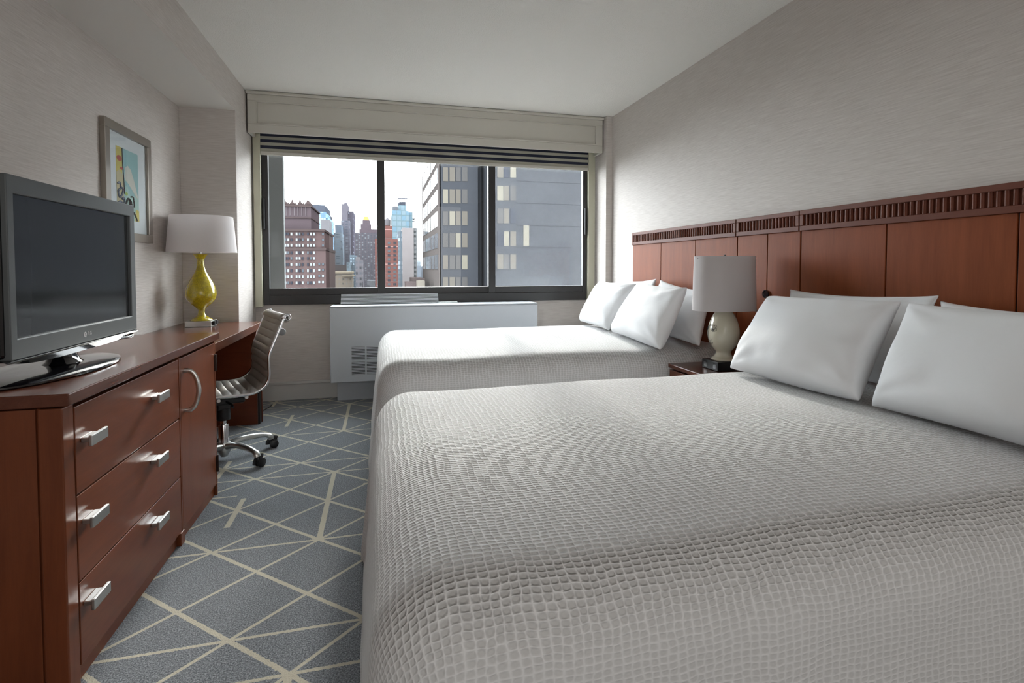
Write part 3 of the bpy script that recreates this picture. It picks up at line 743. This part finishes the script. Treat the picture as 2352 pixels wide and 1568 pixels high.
# ------------------------------------------------------------------ headboards
XH = 1.932
def headboard(label, ya, yb, seams, zbot, extra=None):
    t = thing('headboard' if extra is None else 'nightstand_back_panel', label, 'headboard' if extra is None else 'wall panel', (1.948, (ya+yb)/2, zbot), 'cherry wood wall panelling behind the beds')
    ys = [ya]+seams+[yb]
    for a, b in zip(ys, ys[1:]):
        zs = [(zbot, 1.238)] if extra is None else [(zbot, extra-.003), (extra+.003, 1.238)]
        for z0, z1 in zs: obj('veneer_panel', bx(XH+.004, XR-.004, a+.003, b-.003, z0, z1), HEADW, t, bevel=.0015)
    obj('backing', bx(XH+.012, XR-.001, ya+.002, yb-.002, zbot, 1.24), DARKSLOT, t)
    bm = bx(XH-.008, XR-.001, ya+.002, yb-.002, 1.313, 1.335); bx(XH-.008, XR-.001, ya+.002, yb-.002, 1.238, 1.262, bm)
    bx(XH-.008, XR-.001, ya+.002, ya+.022, 1.262, 1.313, bm); bx(XH-.008, XR-.001, yb-.022, yb-.002, 1.262, 1.313, bm)
    obj('band_frame', bm, HEADB, t, bevel=.002)
    bm = bx(XH+.004, XR-.002, ya+.02, yb-.02, 1.262, 1.313); n = max(1, int(round((yb-ya-.05)/.0235)))
    for k in range(n):
        y = ya+.026+(yb-ya-.052)*(k+.5)/n
        tube([(XH+.002, y, 1.2625), (XH+.002, y, 1.3125)], .0072, 10, bm)
    obj('fluted_band', bm, HEADB, t, smooth=50, label='row of upright half round reeds')
    return t
headboard('long cherry wood headboard behind the far bed by the window', 2.481, 3.712, [2.876, 3.29], .25)
headboard('long cherry wood headboard behind the near bed at right', .745, 2.031, [1.172, 1.605], .25)
mp_ = headboard('narrow cherry wood panel between the headboards behind the egg lamp', 2.033, 2.479, [2.249], .05, .833)
gr = obj('cable_grommet', lathe([(.001, .001), (.015, .001), (.017, -.002), (.021, -.002), (.021, .006)], n=28, cap=False), BLKG, None, smooth=40)
gr.data.transform(Matrix.Rotation(PI/2, 4, 'Y') @ Matrix.Identity(4)); gr.data.transform(Matrix.Translation(Vector((XH-.004, 2.249, .928))-woff(mp_))); gr.parent = mp_; gr['label'] = 'round black cable grommet'

# ------------------------------------------------------------------ nightstand
ns = thing('nightstand', 'cherry wood nightstand between the two beds', 'nightstand', (1.715, 2.258, 0))
ya, yb = 2.045, 2.460
obj('nightstand_top', bx(1.497, 1.931, ya, yb, .528, .550), WOODT, ns, bevel=.003)
bm = bx(1.525, 1.928, ya+.004, ya+.022, .0, .527); bx(1.525, 1.928, yb-.022, yb-.004, 0, .527, bm); bx(1.91, 1.928, ya+.02, yb-.02, .05, .527, bm); bx(1.525, 1.92, ya+.02, yb-.02, .05, .07, bm)
obj('carcass', bm, WOODV, ns, bevel=.002)
for z0, z1 in ((.32, .518), (.08, .314)):
    d = obj('drawer', bx(1.502, 1.523, ya+.008, yb-.008, z0, z1), WOODH, ns, bevel=.0015)
    zc = (z0+z1)/2; bm = bx(1.478, 1.502, 2.228, 2.288, zc-.006, zc+.006); bx(1.471, 1.480, 2.217, 2.299, zc-.014, zc+.014, bm); obj('drawer_handle', bm, STEEL, d, bevel=.002)

# ------------------------------------------------------------------ egg lamp
EX, EY = 1.692, 2.262
el = thing('bedside_lamp', 'cream egg shaped lamp with drawn face and taupe shade on the nightstand', 'lamp', (EX, EY, .55))
blk = obj('base_block', bx(1.612, 1.772, 2.196, 2.326, .5505, .596), BLKP, el, bevel=.003, label='black block base with sockets')
for yy in (2.222, 2.296): obj('power_socket', bx(1.6105, 1.613, yy-.011, yy+.011, .560, .586), BLKG, blk)
eprof = [(.001, .597), (.058, .597), (.060, .600), (.056, .606), (.044, .615), (.0375, .628), (.038, .640), (.050, .655), (.064, .675), (.073, .698), (.077, .722), (.0765, .745), (.072, .772), (.063, .80), (.050, .826), (.034, .846), (.018, .857), (.012, .862)]
ep = [(v.x, v.y) for v in spline([(a, b, 0) for a, b in eprof], 5)]
obj('egg_body', lathe(ep, EX, EY, 64, cap=False), CREAM, el, smooth=80, label='glossy cream egg shaped ceramic body')
def er(z):
    for (r0, z0), (r1, z1) in zip(ep[10:], ep[11:]):
        if z0 <= z <= z1: return r0+(r1-r0)*(z-z0)/max(z1-z0, 1e-6)
    return .05
FA = math.radians(172)      # the face looks towards the foot of the beds
def ept(h, z, lift=.0006):  # h: sideways metres on the surface, + = viewer's left
    a = FA-h/.076; r = er(z)+lift
    return (EX+r*math.cos(a), EY+r*math.sin(a), z)
strokes = []
for sg in (-1, 1):
    c = sg*.031
    strokes += [[(c-.016, .752), (c-.006, .761), (c+.006, .760), (c+.015, .750)], [(c-.016, .752), (c-.006, .745), (c+.007, .743), (c+.015, .750)],
                [(c-.018, .757), (c-.006, .766), (c+.008, .765), (c+.017, .756)], [(c-.006, .757), (c-.003, .750), (c+.004, .749), (c+.006, .757)]]
strokes += [[(.006, .765), (.008, .74), (.009, .715), (.011, .700)], [(.014, .704), (.009, .697), (-.003, .695), (-.010, .697), (-.012, .702)],
            [(-.020, .684), (-.008, .688), (0, .685), (.008, .688), (.020, .684)], [(-.020, .684), (-.008, .681), (.008, .681), (.020, .684)], [(-.010, .678), (0, .675), (.010, .678)]]
bm = None
for st in strokes:
    pts = [ept(v.x, v.y) for v in spline([(a, b, 0) for a, b in st], 5)]
    bm = tube(pts, .0009, 6, bm)
# iris fill
for sg in (-1, 1):
    c = sg*.031+.004
    bm = tube([ept(c+.003*math.cos(q), .7525+.003*math.sin(q)) for q in [k*PI/5 for k in range(11)]], .0016, 6, bm)
obj('painted_face', bm, INK, el)
bm = None        # small curved letters above the eyes (seen upside down on the lamp)
def letter(segs, h, z, rot, sc):
    global bm
    for seg_ in segs:
        pts = []
        for (a, b) in seg_:
            x, y = a*sc, b*sc; xr = x*math.cos(rot)-y*math.sin(rot); yr = x*math.sin(rot)+y*math.cos(rot)
            pts.append(ept(-(h+xr) if False else h-xr, z+yr))
        bm = tube(pts, .00075, 6, bm)
LT = dict(T=[[(-.5, .5), (.5, .5)], [(0, .5), (0, -.5)]], H=[[(-.4, -.5), (-.4, .5)], [(.4, -.5), (.4, .5)], [(-.4, 0), (.4, 0)]], I=[[(0, -.5), (0, .5)]], N=[[(-.4, -.5), (-.4, .5), (.4, -.5), (.4, .5)]], K=[[(-.4, -.5), (-.4, .5)], [(.4, .5), (-.4, 0), (.4, -.5)]])
for k, cch in enumerate('THINK'):
    hh = .044-.0125*k*-1*-1 ; letter(LT[cch], -hh, .772+.003*math.sin(k/4*PI), PI, .009)
obj('painted_letters', bm, INK, el)
obj('lamp_rod', tube([(EX, EY, .858), (EX, EY, 1.118)], .006, 10), STEEL, el, smooth=60)
obj('lamp_shade', shade_bm(EX, EY, .848, 1.122, (.160, .106), (.154, .100), pw=2.6), SHG, el, smooth=50, label='taupe linen oval shade')
bm = tube([(EX-.155, EY, 1.11), (EX+.155, EY, 1.11)], .0025, 6); tube([(EX, EY, 1.10), (EX, EY, 1.13)], .005, 10, bm); obj('shade_spider', bm, BLKP, el)

# ------------------------------------------------------------------ outside
def at(px, py, Y):
    d = fw+rt*((px-CX)/F)+up*((CY-py)/F); return CAM+d*(Y/d.y)
ZG = -48.0
def flat(name, col, rough=.8):
    t = NT(name); n = t.noise(t.coord(), .35, 4, .6); t.set(color=t.mix(n, tuple(c*.85 for c in col), tuple(c*1.15 for c in col)), rough=rough, spec=.0); return t.m
def facade(name, wall, win_, px, pz, fx, fz, light=None, rnd=.5, rough=.4):
    t = NT(name); tc = t.n('TexCoord'); sep = t.n('SeparateXYZ'); t.l(tc.outputs['Object'], sep.inputs[0])
    h = t.math('ADD', t.math('ADD', sep.outputs[0], sep.outputs[1]), 500.0); h = t.math('DIVIDE', h, px); z = t.math('DIVIDE', t.math('ADD', sep.outputs[2], 500.0), pz)
    m_ = t.math('MULTIPLY', t.math('LESS_THAN', t.math('FRACT', h), fx), t.math('LESS_THAN', t.math('FRACT', z), fz))
    cb = t.n('CombineXYZ'); t.l(t.math('FLOOR', h), cb.inputs[0]); t.l(t.math('FLOOR', z), cb.inputs[1]); wn = t.n('TexWhiteNoise'); t.l(cb.outputs[0], wn.inputs[0])
    wc = t.mix(t.math('GREATER_THAN', wn.outputs[0], rnd), win_, light or tuple(min(1, c*2.2) for c in win_))
    t.set(color=t.mix(m_, wall, wc), rough=.75, spec=.0); return t.m
K = .145   # city colours set darker than real facades, to suit the room exposure
def c3(r, g, b): 
    f = lambda v: (v/255.0)**2.2*K
    return (f(r), f(g), f(b))
struct('ground', bx(-400, 500, 8, 900, ZG-1, ZG), flat('street', c3(120, 120, 120)))
def box_px(x0, x1, ytop, Y, depth=12, zb=ZG, bm=None, mi=0, ybot=None):
    a = at(x0, ytop, Y); b = at(x1, ytop, Y); z0 = zb if ybot is None else at(x0, ybot, Y).z
    return bx(a.x, b.x, Y, Y+depth, z0, a.z, bm, mi)
def building(label, x0, x1, Y, cat='building'):
    a = at((x0+x1)/2, 612, Y); return thing('city_building', label, cat, (a.x, Y, ZG), 'city buildings beyond the window')
# facade fin just outside
fin = obj('concrete_fin', bx(-1.5, -.805, 4.80, 4.86, -3, 6), flat('pale_concrete', (.13, .135, .135)), None); tag(fin, 'pale concrete pier just outside the left window pane', 'pier')
def windows(parent, xs, ys, Y, mats, w=6, h=8, dep=.12, skip=()):
    for i, x in enumerate(xs):
        for j, y in enumerate(ys):
            if (i, j) in skip: continue
            a = at(x-w/2, y, Y); b = at(x+w/2, y+h, Y)
            obj('window', bx(a.x, b.x, Y-dep, Y+.05, b.z, a.z), mats[(i*3+j*7+(i*j) % 5) % len(mats)], parent)
WL = flat('window_pale', c3(215, 222, 228), .3); WD = flat('window_dark', c3(88, 92, 104), .25); WM = flat('window_mid', c3(130, 140, 150), .3)
# 1 brown tower
BR = flat('brown_brick', c3(138, 118, 118)); BRD = flat('brown_stone_band', c3(118, 104, 104))
b = building('dark brown brick tower with spiky crown at left of the view', 650, 745, 90)
obj('shaft', box_px(618, 745, 528, 90, 16), BR, b)
obj('upper_tower', box_px(618, 714, 471, 92, 12), flat('brown_upper', c3(128, 114, 120)), b)
bm = box_px(618, 746.5, 524.5, 89.6, 16.6, ybot=529.5); box_px(618, 716, 469, 91.6, 12.8, bm=bm, ybot=472.5); box_px(618, 715, 497, 91.7, 12.6, bm=bm, ybot=499.5); obj('cornice', bm, BRD, b)
bm = box_px(618, 749, 567.5, 89.6, 18, ybot=573.5); obj('cornice', bm, BRD, b)
obj('lower_shaft', box_px(618, 748, 573, 89.8, 18), BR, b)
bm = bmesh.new()
for px_, hh in ((653, 456), (657, 462), (661, 464), (670, 457), (678, 465), (688, 457), (696, 465), (705, 458), (708, 459), (711, 462)):
    p = at(px_, 471, 91.9); q = at(px_, hh, 91.9); lathe([(.42, p.z), (.42, p.z+(q.z-p.z)*.35), (.2, p.z+(q.z-p.z)*.55), (.05, q.z)], p.x, p.y+.6, 8, bm)
bx(at(652, 468, 92).x, at(712, 468, 92).x, 92.4, 92.5, at(652, 468, 92).z-.1, at(652, 468, 92).z, bm)
obj('crown_pinnacles', bm, BRD, b)
bm = bmesh.new()
for px_ in (656, 665, 674.5, 683, 692, 701): box_px(px_, px_+2, 475, 91.85, .3, bm=bm, ybot=495)
obj('arcade_piers', bm, flat('pale_pilaster', c3(150, 140, 145)), b)
windows(b, [656, 662.5, 669.5, 681.5, 688.5, 695.5, 707.5, 714.5, 721], [534, 547, 560, 577, 590, 604, 618, 632, 646], 89.75, [WD, WL, WM, WD, WL], 4.2, 6.5)
windows(b, [733.5, 742], [535, 548, 561, 604, 617, 631, 645], 89.75, [WL, WM], 4.6, 5, skip=((0, 0), (0, 1), (0, 2)))
# 2, 3 slab and blue glass
b = building('grey slab tower with folded front behind the brown tower', 713, 753, 172)
obj('tower', box_px(712, 746, 470, 172, 20), flat('grey_slab', c3(128, 134, 150)), b); obj('setback', box_px(744, 753, 489, 173, 16), flat('grey_slab_low', c3(112, 114, 126)), b)
b = building('sky blue glass tower poking up behind the brown tower', 716, 757, 148)
GB = facade('blue_glass', c3(150, 190, 222), c3(170, 208, 240), .62, .62, .86, .86)
obj('glass_tower', box_px(722, 748, 486, 148, 14), GB, b); obj('glass_base', box_px(715, 756, 499, 149, 14), GB, b)
obj('roof_plant', box_px(737, 756, 504, 140, 7), flat('rooftop_white', c3(182, 180, 186)), b)
# 5,6
b = building('slim tall grey tower with rounded top in the middle distance', 784, 813, 210)
F1 = facade('grey_tower_facade', c3(140, 140, 156), c3(115, 122, 140), 1.4, 1.05, .6, .5, c3(172, 180, 196), .7)
bm = box_px(784.5, 798, 468, 210, 14); q = at(794, 468, 210); lathe([(.75, q.z-.1), (.72, q.z+.25), (.5, q.z+.5), (.1, q.z+.62)], q.x, q.y+1.5, 14, bm); obj('slim_top', bm, flat('slim_stone', c3(150, 146, 160)), b)
obj('main_body', box_px(783, 803, 506, 206, 16), F1, b); obj('right_wing', box_px(798, 811.5, 485, 212, 16), facade('dotted_wing', c3(120, 116, 134), c3(170, 180, 196), 1.6, 2.2, .18, .2), b)
b = building('pale banded apartment block left of the slim tower', 767, 784, 190)
obj('banded_block', box_px(766.5, 784, 534, 190, 14), facade('banded_pale', c3(178, 192, 206), c3(124, 142, 160), 1.5, .85, .8, .4), b); obj('upper_block', box_px(769.5, 784, 516, 196, 10), flat('blue_grey', c3(150, 166, 186)), b)
# 7 gold topped
b = building('grey apartment tower with a golden pyramid cap', 815, 866, 180)
F2 = facade('apartment_grid', c3(142, 136, 148), c3(116, 124, 138), .95, .78, .5, .5, c3(186, 194, 204), .6)
obj('main_block', box_px(814.5, 868, 534.5, 180, 18), F2, b)
bm = box_px(828.5, 852, 514, 182, 8); box_px(832.5, 849, 505, 183, 6, bm=bm); box_px(825, 868, 526, 181, 12, bm=bm, ybot=535); obj('stepped_top', bm, flat('stepped_stone', c3(146, 130, 142)), b)
p0 = at(833.5, 505, 183); p1 = at(848, 505, 183); p2 = at(836, 496.5, 183); p3 = at(846, 496.5, 183)
bm = bmesh.new(); d0 = 5
V = [bm.verts.new(p) for p in ((p0.x, 183, p0.z), (p1.x, 183, p0.z), (p1.x, 183+d0, p0.z), (p0.x, 183+d0, p0.z), (p2.x, 184, p2.z), (p3.x, 184, p2.z), (p3.x, 186, p2.z), (p2.x, 186, p2.z))]
for f in ((0, 1, 5, 4), (1, 2, 6, 5), (2, 3, 7, 6), (3, 0, 4, 7), (4, 5, 6, 7), (3, 2, 1, 0)): bm.faces.new([V[i] for i in f])
obj('golden_cap', bm, flat('gold_roof', (.27, .155, .03)), b, label='golden truncated pyramid roof')
# 8-10 low ones
b = building('low tan building with small windows at the bottom of the left pane', 764, 808, 122)
obj('block', box_px(760, 808, 627, 122, 8), facade('tan_facade', c3(178, 164, 148), c3(120, 118, 116), .8, 1.0, .35, .4), b)
bm = box_px(760, 809, 624, 121.7, 8.6, ybot=628); box_px(786, 811, 632, 121.4, 8.6, bm=bm, ybot=635); obj('cornice', bm, flat('tan_cornice', c3(196, 182, 160)), b)
b = building('dark grey block with flat roof behind the tan building', 765, 798, 150)
obj('block', box_px(762, 796, 608, 150, 10), flat('dark_taupe', c3(132, 122, 124)), b)
b = building('small glassy block beside the white narrow tower', 797, 818, 140)
obj('block', box_px(803, 815, 585, 142, 10), facade('teal_glass', c3(132, 150, 166), c3(158, 176, 190), .6, .7, .6, .6), b)
obj('lower_block', box_px(796, 806, 602, 140, 10), facade('teal_glass_low', c3(140, 156, 166), c3(104, 118, 130), .5, .7, .5, .5), b)
b = building('narrow pale tower with two columns of windows', 816, 832, 120)
obj('block', box_px(816.5, 831.5, 597, 112, 8), facade('pale_narrow', c3(186, 182, 192), c3(112, 116, 126), .76, 1.15, .5, .5), b); obj('roof_box', box_px(817, 825, 590, 113, 4), flat('pale_roof_box', c3(190, 186, 192)), b)
b = building('low pale block at the foot of the gold capped tower', 842, 862, 110)
obj('block', box_px(843, 861, 645, 110, 8), facade('pale_low', c3(176, 180, 188), c3(130, 134, 142), 1.2, 1.2, .4, .4), b)
# 11 red brick
b = building('red brick tower with pale floor lines beside the window mullion', 884, 914, 100)
RB = facade('red_brick_floors', c3(172, 116, 110), c3(190, 150, 145), 60, 1.66, 1, .08); RB2 = facade('red_brick_windows', c3(168, 108, 102), c3(142, 142, 150), 1.1, .83, .45, .45)
obj('left_wing', box_px(861, 874, 548, 101, 12), RB2, b)
obj('lower_block', box_px(872, 914, 548.5, 100, 14), RB, b); obj('upper_block', box_px(872, 901, 518, 102, 12), RB, b)
windows(b, [893.5, 906.5], [555+9.5*k for k in range(11)], 99.95, [WM, WD], 6, 5, .06)
p = at(890, 518, 104); q = at(890, 505, 104); bm = lathe([(.6, p.z), (.62, q.z), (.02, q.z+.45)], p.x, p.y, 20); tube([at(898.5, 518, 103), at(898.5, 499, 103)], .06, 6, bm)
obj('water_tank', bm, flat('tank_grey', c3(160, 156, 164)), b)
# 12 glass tower
b = building('pale blue glass tower with steel crown frame in the middle pane', 901, 949, 165)
GG = facade('pale_blue_glass', c3(150, 180, 190), c3(178, 206, 222), 1.4, 1.75, .85, .85, c3(160, 200, 226), .5)
bm = box_px(901, 939, 483, 165, 16); box_px(937, 948, 487, 166, 14, bm=bm); box_px(915, 934, 471, 168, 10, bm=bm); obj('glass_shaft', bm, GG, b)
bm = box_px(914, 936, 454, 168, .6, ybot=456); box_px(914.5, 916, 456, 168, .6, bm=bm, ybot=472); box_px(933.5, 935, 456, 168, .6, bm=bm, ybot=472); box_px(917, 932, 463, 169, 6, bm=bm, ybot=472); obj('crown_frame', bm, flat('steel_grey', c3(128, 132, 148)), b)
p = at(908, 483, 166); bm = lathe([(.95, p.z), (.95, at(908, 475, 166).z), (.5, at(908, 472.5, 166).z)], p.x, p.y+1, 14); obj('roof_tank', bm, flat('tank_steel', c3(142, 148, 158)), b)
bm = bmesh.new()
for yy in (501, 507): box_px(948, 953, yy, 166, 3, bm=bm, ybot=yy+1.5)
obj('terrace', bm, flat('terrace_grey', c3(120, 118, 124)), b)
# 13
b = building('plain pinkish white slab building in the middle pane', 924, 955, 135)
obj('slab', box_px(924, 950, 523, 135, 18), flat('pink_white', c3(222, 212, 214)), b); obj('windowed_edge', box_px(949, 957.5, 523, 135.5, 14), facade('edge_windows', c3(190, 192, 196), c3(110, 116, 120), 1.9, 1.15, .4, .5), b)
obj('blue_stair', box_px(914, 924.5, 530, 136, 10), facade('blue_strip', c3(160, 180, 198), c3(186, 200, 212), 1.2, 1.2, .7, .7), b)
b = building('low brown rooftops below the pinkish white slab', 934, 975, 90)
bm = box_px(933, 958, 648, 88, 6); box_px(948, 976, 639, 92, 10, bm=bm); obj('rooftops', bm, flat('brown_roofs', c3(140, 124, 124)), b)
obj('pale_wall', box_px(960, 976, 645, 84, 4), flat('cream_roof_wall', c3(206, 196, 182)), b)
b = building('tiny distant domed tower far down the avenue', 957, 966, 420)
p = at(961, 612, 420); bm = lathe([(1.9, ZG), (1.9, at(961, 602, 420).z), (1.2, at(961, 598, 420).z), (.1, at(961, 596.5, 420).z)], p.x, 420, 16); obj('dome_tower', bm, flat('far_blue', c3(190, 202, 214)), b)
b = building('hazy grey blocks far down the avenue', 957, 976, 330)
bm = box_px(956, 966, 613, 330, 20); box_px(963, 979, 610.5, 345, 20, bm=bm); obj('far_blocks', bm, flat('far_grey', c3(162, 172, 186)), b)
# 15 dark office tower
b = building('near dark office tower with rows of blinds filling the right panes', 975, 1400, 77)
DK = flat('dark_curtain_wall', c3(98, 101, 108), .5); DK2 = flat('dark_side_wall', c3(138, 130, 128), .5); BL = flat('blind_beige', c3(146, 140, 132), .5); BL2 = flat('blind_grey', c3(124, 122, 122), .5); BL3 = flat('blind_bright', c3(176, 170, 156), .5)
xa = at(1010, 612, 77).x; xb = at(1098, 612, 77).x; xc = at(1121, 612, 74.5).x
ztop = 19.5
bm = bx(xa, xb, 77, 108, ZG, ztop); bx(xb, xc+2, 79.5, 108, ZG, ztop, bm); bx(xc, xc+60, 74.5, 108, ZG, ztop, bm)
for f in bm.faces:
    f.normal_update()
obj('tower_mass', bm, DK, b)
obj('side_wall', bx(xa-.12, xa+.2, 77.0, 108, ZG, ztop-.05), DK2, b)
rows = [333.5+50.45*k for k in range(1, 7)]
for j, y in enumerate(rows):
    for i, (w0, w1) in enumerate(((1017, 1029), (1032.5, 1045), (1046.5, 1058), (1061, 1073.5))):
        yy = y; a = at(w0, yy, 77); c = at(w1, yy+32.5, 77)
        obj('window', bx(a.x, c.x, 76.93, 77.1, c.z, a.z), (BL, BL2, BL, BL3, BL2)[(i*2+j*3) % 5], b)
for j in range(5):
    y = 374+52.4*j
    for i, (w0, w1) in enumerate(((1126, 1137), (1142, 1156), (1157.5, 1169), (1172, 1185))):
        a = at(w0, y, 74.5); c = at(w1, y+34, 74.5); obj('window', bx(a.x, c.x, 74.43, 74.6, c.z, a.z), (BL2, BL, WD, BL3, BL)[(i+j*2) % 5], b)
a = at(1202, 517, 74.5); c = at(1215, 565, 74.5); obj('window', bx(a.x, c.x, 74.43, 74.6, c.z, a.z), BL3, b)
bm = bmesh.new()
for y in (415, 465.5, 517, 567): a = at(1187, y, 74.5); bx(a.x, a.x+60, 74.44, 74.55, a.z-.04, a.z+.04, bm)
obj('panel_joints', bm, flat('joint_grey', c3(88, 90, 98)), b)
GLW = NT('side_window_glass'); GLW.set(color=(.05, .055, .06), rough=.05, spec=.6); GLW = GLW.m
for j in range(6):
    zt_ = at(1010, 332+50.4*j, 77).z
    for i in range(5):
        ya_ = 78.2+i*5.6; obj('window', bx(xa-.2, xa, ya_, ya_+4.1, zt_-2.25, zt_), GLW, b)
